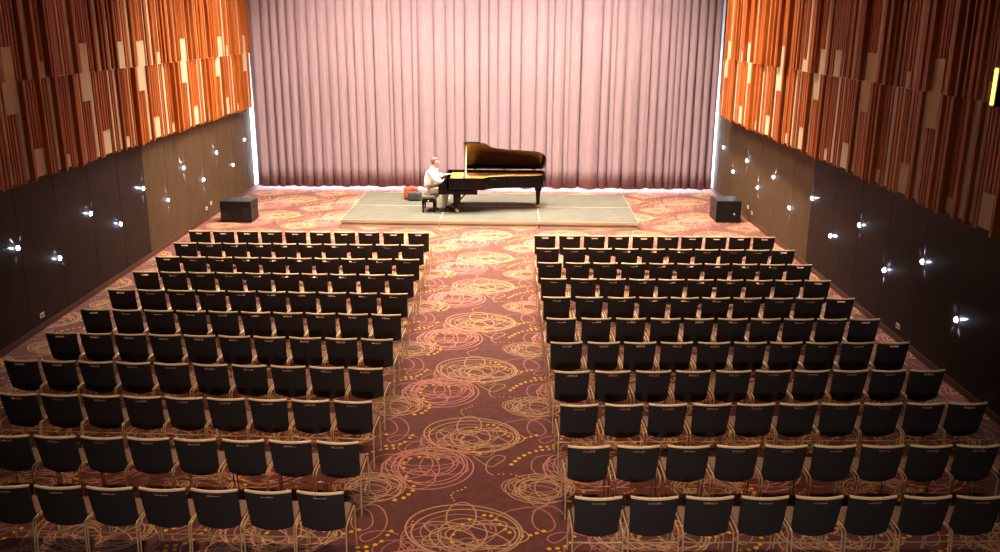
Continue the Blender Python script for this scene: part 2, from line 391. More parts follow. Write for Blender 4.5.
# chairs: (block, row from the stage, y, x, row angle, chair centres from the aisle outwards)
ROWS = [
     ('L', 1, 19.216, -1.776, -0.0071, [-1.743, -2.305, -2.859, -3.403, -3.953, -4.506, -5.047, -5.588, -6.125, -6.667]),
     ('L', 2, 18.077, -1.756, -0.0127, [-1.765, -2.295, -2.857, -3.397, -3.934, -4.471, -5.009, -5.538, -6.073, -6.598]),
     ('L', 3, 16.91, -1.731, -0.0167, [-1.75, -2.296, -2.83, -3.361, -3.9, -4.431, -4.966, -5.493, -6.021, -6.535]),
     ('L', 4, 15.774, -1.731, -0.0226, [-1.749, -2.288, -2.831, -3.368, -3.908, -4.432, -4.966, -5.5, -6.03, -6.545]),
     ('L', 5, 14.608, -1.713, -0.0271, [-1.739, -2.277, -2.814, -3.346, -3.874, -4.396, -4.944, -5.467, -5.991, -6.525]),
     ('L', 6, 13.464, -1.687, -0.0344, [-1.725, -2.262, -2.792, -3.321, -3.846, -4.373, -4.895, -5.432, -5.957, -6.474]),
     ('L', 7, 12.317, -1.693, -0.039, [-1.716, -2.252, -2.793, -3.333, -3.863, -4.395, -4.921, -5.449, -5.979, -6.498]),
     ('L', 8, 11.175, -1.696, -0.0425, [-1.711, -2.248, -2.78, -3.321, -3.861, -4.41, -4.943, -5.469, -5.988, -6.519]),
     ('L', 9, 10.077, -1.681, -0.0371, [-1.702, -2.238, -2.772, -3.305, -3.838, -4.358, -4.886, -5.42, -5.952]),
     ('L', 10, 8.969, -1.683, -0.0285, [-1.688, -2.229, -2.762, -3.314, -3.848, -4.382, -4.92, -5.462]),
     ('L', 11, 7.872, -1.65, -0.0269, [-1.665, -2.194, -2.74, -3.269, -3.81, -4.344, -4.881]),
     ('R', 1, 19.031, 1.094, -0.0058, [1.086, 1.636, 2.181, 2.716, 3.265, 3.812, 4.342, 4.87, 5.398, 5.93]),
     ('R', 2, 17.881, 1.132, -0.0079, [1.092, 1.65, 2.189, 2.744, 3.295, 3.863, 4.409, 4.945, 5.462, 6.006]),
     ('R', 3, 16.73, 1.109, -0.0064, [1.081, 1.629, 2.173, 2.725, 3.274, 3.822, 4.364, 4.907, 5.446, 5.98]),
     ('R', 4, 15.602, 1.102, -0.0026, [1.094, 1.647, 2.182, 2.727, 3.262, 3.801, 4.344, 4.885, 5.419, 5.956]),
     ('R', 5, 14.472, 1.119, 0.0057, [1.088, 1.649, 2.203, 2.747, 3.294, 3.832, 4.375, 4.917, 5.442, 5.972]),
     ('R', 6, 13.337, 1.122, 0.0132, [1.095, 1.656, 2.211, 2.765, 3.303, 3.844, 4.367, 4.903, 5.431, 5.941]),
     ('R', 7, 12.233, 1.118, 0.0192, [1.104, 1.655, 2.196, 2.74, 3.292, 3.836, 4.37, 4.905, 5.44, 5.964]),
     ('R', 8, 11.106, 1.125, 0.0284, [1.105, 1.658, 2.214, 2.758, 3.309, 3.853, 4.388, 4.913, 5.435, 5.954]),
     ('R', 9, 10.026, 1.134, 0.0283, [1.114, 1.675, 2.217, 2.768, 3.318, 3.853, 4.376, 4.918, 5.459, 5.985]),
     ('R', 10, 8.915, 1.164, 0.0206, [1.131, 1.689, 2.251, 2.805, 3.348, 3.897, 4.445, 4.986, 5.509, 6.08]),
     ('R', 11, 7.812, 1.164, 0.0194, [1.125, 1.686, 2.24, 2.793, 3.341, 3.883, 4.434, 4.967]),

]

CAMP = (0.882899, 0.280123, -0.003518, 0.005801, 0.177055, 5.424059)

# ------------------------------------------------------------------ small wall fittings
ORD = ['first', 'second', 'third', 'fourth', 'fifth', 'sixth', 'seventh', 'eighth', 'ninth', 'tenth', 'eleventh', 'twelfth']
def wall_light(side, y, z, label, streaks, scale=1.0):
    sg = 1 if side == 'left' else -1; X = XL if side == 'left' else XR
    t = empty('wall_light', (X, y, z), label=label, cat='wall light', group='star-like lights along the %s wall' % side)
    r = .042 * scale
    b = MB(); b.lathe([(r * 1.35, 0), (r * 1.35, .006), (r * 1.2, .012), (r, .012), (r, 0)], (0, 0, 0), M['steel_dark'], 16, 'x')
    if sg < 0: b.v = [(-x, yy, zz) for x, yy, zz in b.v]
    b.build('bezel', parent=t)
    l = MB(); l.lathe([(r, .002), (r * .97, r * .35), (r * .7, r * .8), (r * .35, r * 1.0), (.002, r * 1.05)], (0, 0, 0), M['led'], 16, 'x')
    if sg < 0: l.v = [(-x, yy, zz) for x, yy, zz in l.v]
    l.build('lens', parent=t)
    for dy, dz, e in [(dy, dz + (.24 if dy < -.9 and abs(dz) < .15 else 0), (e * (.42 if z < 1.2 or e < 20 else 1) if dy < -.9 and e < 30 else e * 2.2) * (1 if y < 19 else 1.8)) for dy, dz, e in streaks]:   # added narrow spots that imitate the lens starburst around each lamp
        li = bpy.data.lights.new('wall_light_beam', 'SPOT'); li.energy = e * 24.0; li.color = (.50, .55, 1.0)
        li.spot_size = math.radians(9); li.spot_blend = 1.0; li.shadow_soft_size = .004
        o = bpy.data.objects.new('wall_light_beam', li); COL.objects.link(o)
        o.location = (X + sg * .018, y + dy * .06, z + dz * .06)
        d = Vector((-sg * (.15 if y < 19 and e < 300 else .115) * math.hypot(dy, dz), dy, dz)).normalized()
        o.rotation_euler = d.to_track_quat('-Z', 'Y').to_euler()
DIA = .707
LL = [(14.693, 1.64, [(-1, 0, 9), (-DIA, .8, 8), (DIA, .7, 5), (-.4, -1, 4)]), (16.035, 1.10, [(-1, 0, 9), (.7, -.7, 3), (-.6, .8, 3)]), (17.48, 1.65, [(-1, 0, 9), (.6, .9, 4), (-.6, .8, 4)]),
      (18.79, 1.14, [(-1, .1, 8), (.5, -1, 4), (-.8, .7, 4)]), (20.18, 1.67, [(-1, 0, 10), (.1, 1, 6), (-.1, -1, 6)]), (21.61, 1.12, [(-.3, .9, 4), (.2, -1, 3)]),
      (22.88, 1.72, [(-.75, 1, 12), (.1, -1, 6), (.5, 1, 4)]), (24.31, 1.16, [(0, 1, 4), (.1, -1, 5)]), (25.62, 1.73, [(-.8, .8, 8), (.1, -1, 6)]), (27.08, 1.14, [(-.3, 1, 3)]), (28.49, 1.74, [(.1, 1, 5), (0, -1, 6)])]
LR = [(28.24, 1.62, [(.3, 1, 4), (.3, -1, 5)]), (26.85, 1.07, [(.5, .8, 3)]), (25.41, 1.62, [(0, 1, 6), (.1, -1, 6), (-.8, .5, 3)]), (24.13, 1.07, [(.1, 1, 6), (-.5, -1, 8)]), (22.79, 1.59, [(-.6, .7, 4)]),
      (21.29, 1.08, [(0, 1, 4), (0, -1, 3)]), (19.81, 1.61, [(-1, 0, 12), (0, 1, 3)]), (18.455, 1.06, [(-1, -.02, 44), (-1, -.03, 40), (-1, .05, 29)]), (17.02, 1.62, [(-1, 0, 12), (0, 1, 6), (-.3, -1, 5)]),
      (15.667, 1.08, [(0, -1, 8), (-1, .05, 8), (-.7, .7, 6), (.5, .8, 4)]), (14.29, 1.61, [(0, 1, 7), (-1, 0, 10), (-.5, -.8, 5), (.7, .6, 4)]), (12.965, 1.04, [(-.9, .35, 7), (-.5, -.8, 6), (.6, .8, 5), (.5, -.9, 4)])]
LL.reverse()
for side, lst in (('left', LL), ('right', LR)):
    c = {'upper': 0, 'lower': 0}
    for y, z, st in lst:
        row = 'upper' if z > 1.4 else 'lower'
        wall_light(side, y, z, 'star-like white light on the %s wall, %s in its %s line counting from the curtain' % (side, ORD[c[row]], row), st)
        c[row] += 1
def socket(side, y, z, label):
    sg = 1 if side == 'left' else -1; X = XL if side == 'left' else XR
    t = empty('wall_socket', (X, y, z), label=label, cat='socket', group='brass wall sockets')
    p = MB(); p.box((min(0, sg * .01), -.075, -.045), (max(0, sg * .01), .075, .045), M['socket'], .003); p.build('plate', parent=t)
    for k in (-1, 1):
        q = MB(); q.box((min(sg * .01, sg * .013), k * .035 - .02, -.02), (max(sg * .01, sg * .013), k * .035 + .02, .02), M['black_plastic']); q.build('outlet', parent=t)
socket('left', 15.17, .264, 'small brass socket low on the dark part of the left wall')
socket('left', 24.81, .40, 'brass socket low on the left wall, the higher of the pair behind the speaker')
socket('left', 24.40, .33, 'brass socket low on the left wall, the lower of the pair behind the speaker')
socket('right', 14.86, .274, 'small brass socket low on the dark part of the right wall')
socket('right', 24.95, .36, 'brass socket low on the right wall, the one nearer the curtain')
socket('right', 24.50, .28, 'brass socket low on the right wall, the one nearer the chairs')
# the amber lamp among the fins of the right wall
t = empty('slot_lamp', (6.64, 11.90, 4.62), label='glowing amber slot lamp between the timber fins at the right edge', cat='wall light')
q = MB(); q.box((-.02, -.035, -.22), (.0, .035, .26), M['warm_led'], .01); q.build('diffuser', parent=t)
q = MB(); q.box((.0, -.05, -.24), (.16, .05, .28), M['steel_dark']); q.build('housing', parent=t)

# ------------------------------------------------------------------ platform
SA = math.radians(-1.1); ZS = .20
def splace(x, y): # platform frame: origin at the front left corner
    return (-4.28 + x * math.cos(SA) - y * math.sin(SA), 23.62 + x * math.sin(SA) + y * math.cos(SA))
W3, D2 = 2.715, 2.03
names = [['left', 'middle', 'right'], ['front', 'rear']]
for j in range(2):
    for i in range(3):
        px, py = splace(i * W3, j * D2)
        t = empty('stage_platform', (px, py, 0), SA, label='low grey-topped stage platform unit, %s one of the %s row under the piano area' % (names[0][i], names[1][j]), cat='platform', group='stage platform units')
        d = MB(); d.box((.012, .012, ZS - .03), (W3 - .012, D2 - .012, ZS), M['deck']); d.build('deck', parent=t)
        e = MB(); a = .012
        for (p, q_) in (((.002, .002), (W3 - .002, a)), ((.002, D2 - a), (W3 - .002, D2 - .002)), ((.002, a), (a, D2 - a)), ((W3 - a, a), (W3 - .002, D2 - a))):
            e.box((p[0], p[1], ZS - .07), (q_[0], q_[1], ZS + .0015), M['deck_edge'])
        e.build('edge_trim', parent=t)
        s = MB()
        s.box((.02, .012, .0), (W3 - .02, .03, ZS - .075), M['deck_skirt']); s.box((.02, D2 - .03, 0), (W3 - .02, D2 - .012, ZS - .075), M['deck_skirt'])
        s.box((.012, .03, 0), (.03, D2 - .03, ZS - .075), M['deck_skirt']); s.box((W3 - .03, .03, 0), (W3 - .012, D2 - .03, ZS - .075), M['deck_skirt'])
        s.box((.02, .006, .088), (W3 - .02, .014, .096), M['steel_dark']); s.build('skirt', parent=t)

# ------------------------------------------------------------------ grand piano (x towards the tail, y towards the curtain)
PT = empty('grand_piano', (-1.42, 25.30, ZS + .004), label='black concert grand piano with raised lid standing on the grey platform', cat='piano')
near = [(.0, -.78), (.98, -.78), (1.06, -.76), (1.12, -.68), (1.20, -.56), (1.36, -.47), (1.7, -.40), (2.1, -.35), (2.45, -.30), (2.62, -.24), (2.74, -.13), (2.80, .02)]
far = [(2.82, .20), (2.82, .50), (2.79, .68), (2.70, .78), (1.5, .78), (0, .78)]
OUT = near + far
def inset(poly, d):
    n = len(poly); out = []
    for i in range(n):
        a, b, c = Vector(poly[i - 1]), Vector(poly[i]), Vector(poly[(i + 1) % n])
        e1 = (b - a).normalized(); e2 = (c - b).normalized()
        n1 = Vector((-e1.y, e1.x)); n2 = Vector((-e2.y, e2.x)); m = (n1 + n2); m /= max(.3, m.dot(n1)) if m.length else 1
        out.append((b.x + m.x * d, b.y + m.y * d))
    return out
def loopwall(mb, po, pi, z0, z1, m):
    n = len(po); vs = [(x, y, z0) for x, y in po] + [(x, y, z1) for x, y in po] + [(x, y, z0) for x, y in pi] + [(x, y, z1) for x, y in pi]
    fs = []
    for i in range(n):
        j = (i + 1) % n
        fs += [(i, j, n + j, n + i), (n + i, n + j, 3 * n + j, 3 * n + i), (2 * n + j, 2 * n + i, 3 * n + i, 3 * n + j), (j, i, 2 * n + i, 2 * n + j)]
    mb.add(vs, fs, m)
r = MB(); IN = inset(OUT, .055); loopwall(r, OUT, IN, .67, 1.00, M['piano_black']); r.build('rim', parent=PT)
r = MB(); r.prism(inset(OUT, .06), .72, .80, M['soundboard']); r.build('soundboard', parent=PT)
pl8 = MB(); P8 = inset(OUT, .075); pl8.prism([p for p in P8], .88, .905, M['plate_gold'])
for a, b in (((.42, -.5), (1.4, -.36)), ((.42, -.1), (2.3, -.1)), ((.42, .25), (2.6, .30)), ((.42, .5), (2.65, .62))):
    pl8.tube([(*a, .915), (*b, .915)], .022, M['plate_gold'], 8)
pl8.build('iron_plate', parent=PT)
st = MB()
for k in range(44):
    y0 = -.64 + 1.30 * k / 43
    xe = 1.05 + (2.6 - 1.05) * min(1, max(0, (y0 + .64) / .8)) ** .8
    st.tube([(.20, y0, .935), (xe, min(.68, y0 + .04), .93)], .0022, M['string'], 4, False)
st.build('strings', parent=PT)
d = MB()
for k in range(60):
    y0 = -.62 + 1.26 * k / 59; d.box((.44, y0 - .007, .93), (.52, y0 + .007, .975), M['black_plastic'])
d.build('dampers', parent=PT)
f = MB(); f.box((.06, -.70, .905), (.20, .70, .918), M['plate_gold']); f.box((.21, -.70, .905), (.225, .70, .93), M['felt_red'])
for k in range(3): f.box((.08 + .04 * k, -.66, .918), (.095 + .04 * k, .66, .940), M['string'])
f.build('tuning_pins', parent=PT)
kb = MB(); kb.box((-.24, -.78, .54), (.86, .78, .64), M['piano_black'], .008); kb.build('keybed', parent=PT)
fb = MB(); fb.prism([(-.03, .66), (.055, .66), (.055, 1.0), (.0, 1.0), (-.03, .86)], -.72, .72, M['piano_black'], 'y'); fb.build('fallboard', parent=PT)
for s_ in (-1, 1):
    ch = MB(); y0, y1 = sorted((s_ * .78, s_ * .66))
    ch.prism([(-.24, .64), (.055, .64), (.055, 1.0), (-.06, 1.0), (-.085, .95), (-.15, .86), (-.24, .81)], y0, y1, M['piano_black'], 'y'); ch.build('cheek', parent=PT)
ks = MB()
for k in range(52):
    y0 = -.655 + k * 1.31 / 52; ks.box((-.20, y0 + .0007, .70), (-.03, y0 + 1.31 / 52 - .0007, .745), M['ivory'])
bk = MB(); pat = [0, 1, 3, 4, 5]
for k in range(51):
    if (k % 7) in pat:
        y0 = .655 - (k + 1) * 1.31 / 52; bk.box((-.13, y0 - .006, .745), (-.03, y0 + .006, .757), M['black_plastic'])
ko = ks.build('keyboard', parent=PT); bk.build('black_keys', parent=ko)
kr = MB(); kr.box((-.24, -.66, .64), (-.21, .66, .72), M['piano_black']); kr.build('key_slip', parent=PT)
# lid, hinged along the far side
AL = math.radians(36)
def lidp(x, y, t): # t: thickness offset on the outer face
    dd = .78 - y
    return (x, .80 - dd * math.cos(AL) + t * math.sin(AL), 1.015 + dd * math.sin(AL) + t * math.cos(AL))
lo_ = [(x, y) for x, y in OUT if x > .5]; LO = [(.47, -.80)] + [(x, y - .015) if y < 0 else (x + .015, min(y, .78)) for x, y in lo_ if x != 1.5] + [(.47, .78)]
def lidmesh(poly, t0, t1, m_in, m_out):
    b = MB(); n = len(poly)
    A = [lidp(x, y, t0) for x, y in poly]; B = [lidp(x, y, t1) for x, y in poly]
    b.add(A, [list(range(n))[::-1]], m_in); b.add(B, [list(range(n))], m_out)
    b.add(A + B, [(i, (i + 1) % n, n + (i + 1) % n, n + i) for i in range(n)], M['piano_black']); return b
lid = lidmesh(LO, 0, .024, M['lid_under'], M['piano_black']).build('lid', parent=PT)
lidmesh([(.49, -.80), (.93, -.80), (.93, .78), (.49, .78)], .027, .050, M['piano_black'], M['piano_black']).build('front_flap', parent=lid)
for x in (.75, 1.6, 2.5):
    h = MB(); h.box((x - .05, .772, .985), (x + .05, .80, 1.018), M['brass'], .003); h.build('hinge', parent=PT)
pr_ = MB(); a = Vector((.53, -.74, .99)); b = Vector(lidp(.54, -.68, 0)); pr_.tube([a, b], .016, M['rim'], 10); pr_.tube([a - Vector((0, 0, .03)), a + Vector((0, 0, .03))], .022, M['brass'], 10); pr_.build('lid_prop', parent=PT)
def piano_leg(x, y):
    l = MB()
    for z0, z1, w0, w1 in ((.64, .56, .095, .095), (.56, .50, .10, .07), (.50, .14, .07, .045), (.14, .11, .055, .055)):
        vs = [(x + sx * w, y + sy * w, z) for z, w in ((z0, w0), (z1, w1)) for sx, sy in ((-1, -1), (1, -1), (1, 1), (-1, 1))]
        l.add(vs, [(0, 1, 2, 3), (7, 6, 5, 4), (0, 4, 5, 1), (1, 5, 6, 2), (2, 6, 7, 3), (3, 7, 4, 0)], M['piano_black'])
    o = l.build('leg', parent=PT)
    c = MB(); c.lathe([(.055, .13), (.062, .10), (.04, .08), (.035, .05)], (x, y, 0), M['brass'], 14)
    c.lathe([(.01, -.036), (.044, -.032), (.05, 0), (.044, .032), (.01, .036)], (x + .02, y, .05), M['brass'], 18, 'y')
    c.box((x - .02, y - .035, .04), (x + .045, y - .028, .10), M['brass']); c.box((x - .02, y + .028, .04), (x + .045, y + .035, .10), M['brass'])
    c.build('caster', parent=o)
piano_leg(.27, -.68); piano_leg(.27, .66); piano_leg(2.60, .08)
ly = MB()
ly.box((.10, -.14, .10), (.22, .14, .15), M['piano_black'], .008)
for s_ in (-1, 1): ly.tube([(.16, s_ * .10, .15), (.16, s_ * .075, .35), (.16, s_ * .10, .54)], .018, M['piano_black'], 8)
for s_ in (-1, 1): ly.tube([(.22, s_ * .09, .12), (.62, s_ * .09, .55)], .010, M['piano_black'], 8)
lo2 = ly.build('pedal_lyre', parent=PT)
for k in (-1, 0, 1):
    p = MB(); p.tube([(.16, k * .07, .10), (.05, k * .07, .075), (-.02, k * .07, .055)], [.008, .012, .014], M['brass'], 8); p.build('pedal', parent=lo2)

# ------------------------------------------------------------------ bench
BT = empty('piano_bench', (-1.95, 24.97, ZS + .003), label='black padded piano bench under the seated pianist', cat='bench')
b = MB(); b.box((-.19, -.37, .40), (.19, .37, .475), M['bench_top'], .022); b.build('cushion', parent=BT)
b = MB(); b.box((-.18, -.36, .30), (.18, .36, .40), M['piano_black'], .006); b.build('apron', parent=BT)
for sx in (-1, 1):
    for sy in (-1, 1):
        b = MB(); x, y = sx * .155, sy * .33
        vs = [(x + a_ * w, y + b_ * w, z) for z, w in ((.32, .032), (0, .02)) for a_, b_ in ((-1, -1), (1, -1), (1, 1), (-1, 1))]
        b.add(vs, [(0, 1, 2, 3), (7, 6, 5, 4), (0, 4, 5, 1), (1, 5, 6, 2), (2, 6, 7, 3), (3, 7, 4, 0)], M['piano_black']); b.build('leg', parent=BT)
for s_ in (-1, 1):
    b = MB(); b.lathe([(.008, 0), (.008, .03), (.026, .032), (.026, .05), (.01, .056)], (0, 0, 0), M['brass'], 12, 'y')
    b.v = [(x, (y * s_ + s_ * .36), z + .35) for x, y, z in b.v]; b.build('knob', parent=BT)

# ------------------------------------------------------------------ bags behind the bench
def bag(name, loc, rz, sx, sy, sz, m, label, flap):
    t = empty(name, loc, rz, label=label, cat='bag', group=None)
    bm = bmesh.new(); bmesh.ops.create_cube(bm, size=1)
    bmesh.ops.subdivide_edges(bm, edges=list(bm.edges), cuts=5, use_grid_fill=True)
    for v in bm.verts:
        x, y, z = v.co * 2
        k = 1 - .07 * max(0, z) ** 2; e = (abs(x) ** 12 + abs(y) ** 12 + abs(z) ** 12) ** (1 / 12) or 1
        v.co = Vector((x / e * sx / 2 * k, y / e * sy / 2 * k * (1 + .06 * math.sin(5 * x)), (z / e + 1) * sz / 2 * (1 + .04 * math.sin(4 * x + 1))))
    bm.verts.index_update(); b = MB(); b.add([v.co[:] for v in bm.verts], [[v.index for v in f.verts] for f in bm.faces], m, True); bm.free()
    b.build('body', parent=t)
    h = MB(); h.tube(spline3([(-sx * .2, 0, sz * .96), (-sx * .16, 0, sz * 1.15), (0, 0, sz * 1.22), (sx * .16, 0, sz * 1.15), (sx * .2, 0, sz * .96)]), .011, M['black_plastic'], 6); h.build('handle', parent=t)
    z = MB(); z.box((-sx * .42, -sy * .02, sz * .985), (sx * .42, sy * .02, sz * 1.0), M['black_plastic']); z.build('zip', parent=t)
    if flap:
        f = MB(); f.box((-sx * .3, -sy * .52, sz * .18), (sx * .3, -sy * .46, sz * .62), m, .01); f.build('front_pocket', parent=t)
def spline3(pts, n=6):
    out = []; P = [pts[0]] + list(pts) + [pts[-1]]
    for i in range(1, len(P) - 2):
        p0, p1, p2, p3 = P[i - 1:i + 3]
        for k in range(n):
            t = k / n
            out.append(tuple(.5 * ((2 * p1[j]) + (-p0[j] + p2[j]) * t + (2 * p0[j] - 5 * p1[j] + 4 * p2[j] - p3[j]) * t * t + (-p0[j] + 3 * p1[j] - 3 * p2[j] + p3[j]) * t ** 3) for j in range(3)))
    out.append(tuple(pts[-1])); return out
bag('duffel_bag', (-2.66, 26.66, ZS + .012), .1, .44, .24, .37, M['bag_red'], 'orange-red bag standing on the platform behind the piano bench', False)
bag('shoulder_bag', (-2.50, 26.36, ZS + .012), -.15, .40, .20, .27, M['bag_grey'], 'dark grey bag standing against the red bag behind the piano bench', True)

# ------------------------------------------------------------------ pianist
HX, HY = -1.93, 24.97
def skin_body(name, verts, edges, radii, root, m, parent=None, sub=2):
    me = bpy.data.meshes.new(name); me.from_pydata([tuple(v) for v in verts], edges, []); me.materials.append(m)
    o = bpy.data.objects.new(name, me); COL.objects.link(o)
    if parent: o.parent = parent
    s = o.modifiers.new('skin', 'SKIN'); s.use_smooth_shade = True
    sv = me.skin_vertices[0].data
    for i, r_ in enumerate(radii):
        sv[i].radius = r_ if isinstance(r_, tuple) else (r_, r_); sv[i].use_root = (i == root)
    b_ = o.modifiers.new('smooth', 'SUBSURF'); b_.levels = sub; b_.render_levels = sub
    return o
J = {}; Ed = []
def j(n, x, y, z, r, par=None):
    J[n] = (len(J), (x, y, z), r)
    if par: Ed.append((J[par][0], J[n][0]))
z0 = 0.0
j('pelvis', 0, 0, .60, (.16, .17)); j('waist', .0, 0, .76, (.15, .18), 'pelvis'); j('chest', .035, 0, 1.00, (.15, .20), 'waist'); j('collar', .08, 0, 1.18, (.10, .12), 'chest')
j('neck', .115, 0, 1.255, .066, 'collar'); j('jaw', .175, 0, 1.32, (.080, .078), 'neck'); j('skull', .165, 0, 1.415, (.108, .095), 'jaw'); j('crown', .15, 0, 1.48, (.075, .068), 'skull')
for s_, nm in ((-1, 'r'), (1, 'l')):
    reach = .52 if s_ < 0 else .58; hy = s_ * (.16 if s_ < 0 else .30); hz = .82 if s_ < 0 else .98
    j('sh' + nm, .08, s_ * .20, 1.13, .078, 'collar'); j('ua' + nm, .14, s_ * .25, 1.00, .064, 'sh' + nm); j('el' + nm, .22, s_ * .27, .88 if s_ < 0 else .95, .052, 'ua' + nm)
    j('fa' + nm, .37, s_ * .23 if s_ < 0 else .29, .865 if s_ < 0 else .96, .042, 'el' + nm); j('wr' + nm, reach - .10, hy, hz + .02, .031, 'fa' + nm); j('pa' + nm, reach - .04, hy, hz + .01, (.016, .038), 'wr' + nm)
    for k, (dy, ln) in enumerate(((-.034, .072), (-.012, .086), (.012, .082), (.034, .064))):
        j('f%d%s' % (k, nm), reach - .005, hy + dy, hz + .018, .0095, 'pa' + nm); j('g%d%s' % (k, nm), reach + ln * .45, hy + dy * 1.15, hz + .010, .0085, 'f%d%s' % (k, nm)); j('h%d%s' % (k, nm), reach + ln * .75, hy + dy * 1.2, hz - .022, .0075, 'g%d%s' % (k, nm))
    j('t1' + nm, reach - .06, hy - s_ * .045, hz, .012, 'wr' + nm); j('t2' + nm, reach - .015, hy - s_ * .070, hz - .008, .0095, 't1' + nm)
    kx = .44 if s_ < 0 else .47
    j('hip' + nm, .06, s_ * .10, .59, .098, 'pelvis'); j('th' + nm, .24, s_ * .13, .585, .088, 'hip' + nm); j('kn' + nm, kx, s_ * .15, .53, .064, 'th' + nm)
    j('ca' + nm, kx - .01, s_ * .15, .36, .054, 'kn' + nm); j('an' + nm, kx - .05, s_ * .15, .09, .038, 'ca' + nm); j('he' + nm, kx - .06, s_ * .15, .056, .038, 'an' + nm); j('to' + nm, kx + .13, s_ * .16, .046, (.03, .038), 'he' + nm)
names_ = list(J)
body = skin_body('person', [J[n][1] for n in names_], Ed, [J[n][2] for n in names_], 0, M['skin'])
body.location = (HX, HY, ZS + .006)
tag(body, 'person in a white shirt and beige trousers sitting at the keyboard, playing the piano', 'person')
def garment(name, ns, grow, m, ext=None):
    idx = {n: i for i, n in enumerate(ns)}
    vs = [Vector(J[n][1]) for n in ns]
    es = [(idx[names_[a]], idx[names_[b]]) for a, b in Ed if names_[a] in idx and names_[b] in idx]
    rs = []
    for n in ns:
        r_ = J[n][2]; r_ = r_ if isinstance(r_, tuple) else (r_, r_); rs.append((r_[0] + grow, r_[1] + grow))
    if ext: ext(vs, rs, idx)
    return skin_body(name, vs, es, rs, 0, m, body)
def shirt_ext(vs, rs, idx):
    vs[idx['pelvis']].z += .05; rs[idx['pelvis']] = (.155, .165); rs[idx['collar']] = (.10, .13)
garment('shirt', ['pelvis', 'waist', 'chest', 'collar', 'shr', 'uar', 'elr', 'far', 'shl', 'ual', 'ell', 'fal'], .042, M['shirt'], shirt_ext)
garment('trousers', ['pelvis', 'hipr', 'thr', 'knr', 'car', 'anr', 'hipl', 'thl', 'knl', 'cal', 'anl'], .020, M['trousers'])
bl = MB()
bl.lathe([(.163, -.02), (.168, -.015), (.168, .015), (.163, .02)], (0, 0, 0), M['belt'], 24); bl.v = [(x * 1.14 + .0, y * 1.24, z + .70) for x, y, z in bl.v]; bl.build('belt', parent=body)
# short grey-brown hair as a cap that follows the skull, open at the face
hb = bmesh.new(); bmesh.ops.create_icosphere(hb, subdivisions=4, radius=1)
for v in list(hb.verts):
    x, y, z = v.co
    if z < -.62 or (x > .28 and z < .50 - .15 * abs(y)) or (x > -.15 and z < .02): hb.verts.remove(v)
for v in hb.verts:
    x, y, z = v.co; w_ = 1 + .02 * math.sin(31 * x + 17 * y) * math.cos(23 * z)
    v.co = Vector((.148 + x * .116 * w_, y * .100 * w_, 1.415 + z * .118 * w_))
hb.verts.index_update(); h = MB(); h.add([v.co[:] for v in hb.verts], [[v.index for v in f.verts] for f in hb.faces], M['hair'], True); hb.free()
ho = h.build('hair', parent=body); sm_ = ho.modifiers.new('t', 'SOLIDIFY'); sm_.thickness = .012
for s_ in (-1, 1):
    e = MB(); e.lathe([(.004, -.012), (.022, -.008), (.026, .0), (.016, .006), (.010, .003)], (0, 0, 0), M['skin'], 12, 'y')
    e.v = [(x * .8 + .160, y * s_ + s_ * .092, z * 1.4 + 1.378) for x, y, z in e.v]; e.build('ear', parent=body)
    e = MB(); e.lathe([(.001, -.010), (.008, -.006), (.011, 0), (.008, .006), (.001, .010)], (.252, s_ * .034, 1.393), M['ivory'], 12, 'x')
    e.lathe([(.001, .008), (.005, .0095), (.001, .012)], (.252, s_ * .034, 1.392), M['black_plastic'], 10, 'x'); e.build('eye', parent=body)
    e = MB(); e.tube([(.256, s_ * .016, 1.416), (.260, s_ * .034, 1.421), (.248, s_ * .054, 1.414)], .0045, M['hair'], 6); e.build('eyebrow', parent=body)
e = MB(); e.tube([(.256, 0, 1.405), (.274, 0, 1.378), (.286, 0, 1.356), (.268, 0, 1.346)], [.008, .010, .014, .010], M['skin'], 10); e.build('nose', parent=body)
e = MB(); e.tube([(.238, -.024, 1.318), (.254, 0, 1.316), (.238, .024, 1.318)], [.003, .006, .003], mat('lips', (.50, .20, .16), .5), 8); e.build('mouth', parent=body)
for s_, kx in ((-1, .44), (1, .47)):
    b = MB(); y = s_ * .155; x = kx - .06
    prof = [(x - .05, .0), (x + .22, .0), (x + .235, .03), (x + .20, .055), (x + .10, .075), (x + .045, .105), (x - .045, .105), (x - .058, .05)]
    n = len(prof); vs = []
    for yy, k in ((-.046, .90), (-.03, 1), (.03, 1), (.046, .90)):
        vs += [(x + .08 + (a - x - .08) * k, y + yy, c_ * (k if c_ > .01 else 1)) for a, c_ in prof]
    fs = [list(range(n))[::-1], list(range(3 * n, 4 * n))] + [(q * n + i, q * n + (i + 1) % n, (q + 1) * n + (i + 1) % n, (q + 1) * n + i) for q in range(3) for i in range(n)]
    b.add(vs, fs, M['shoe']); b.build('shoe', parent=body)

# ------------------------------------------------------------------ speakers
def speaker(loc, rz, label, w, d, h):
    t = empty('stage_speaker', loc, rz, label=label, cat='speaker', group='black stage speakers')
    b = MB(); b.box((-w / 2, -d / 2, .02), (w / 2, d / 2, h), M['speaker'], .012); b.build('cabinet', parent=t)
    for sx in (-1, 1):
        for sy in (-1, 1):
            f = MB(); f.lathe([(.028, 0), (.032, .02)], (sx * (w / 2 - .06), sy * (d / 2 - .06), 0), M['black_plastic'], 12); f.build('foot', parent=t)
    return t
a = speaker((-7.26, 24.38, 0), math.radians(-3), 'wide black speaker box on the carpet beside the left wall', .88, .62, .60)
for x0, x1 in ((-.41, -.17), (.20, .38)):
    g = MB(); g.box((x0, -.316, .06), (x1, -.309, .30 if x0 < 0 else .42), M['grille'], .002); g.build('port', parent=a)
g = MB(); g.box((.441, -.09, .38), (.446, .09, .44), M['grille'], .002); g.build('handle', parent=a)
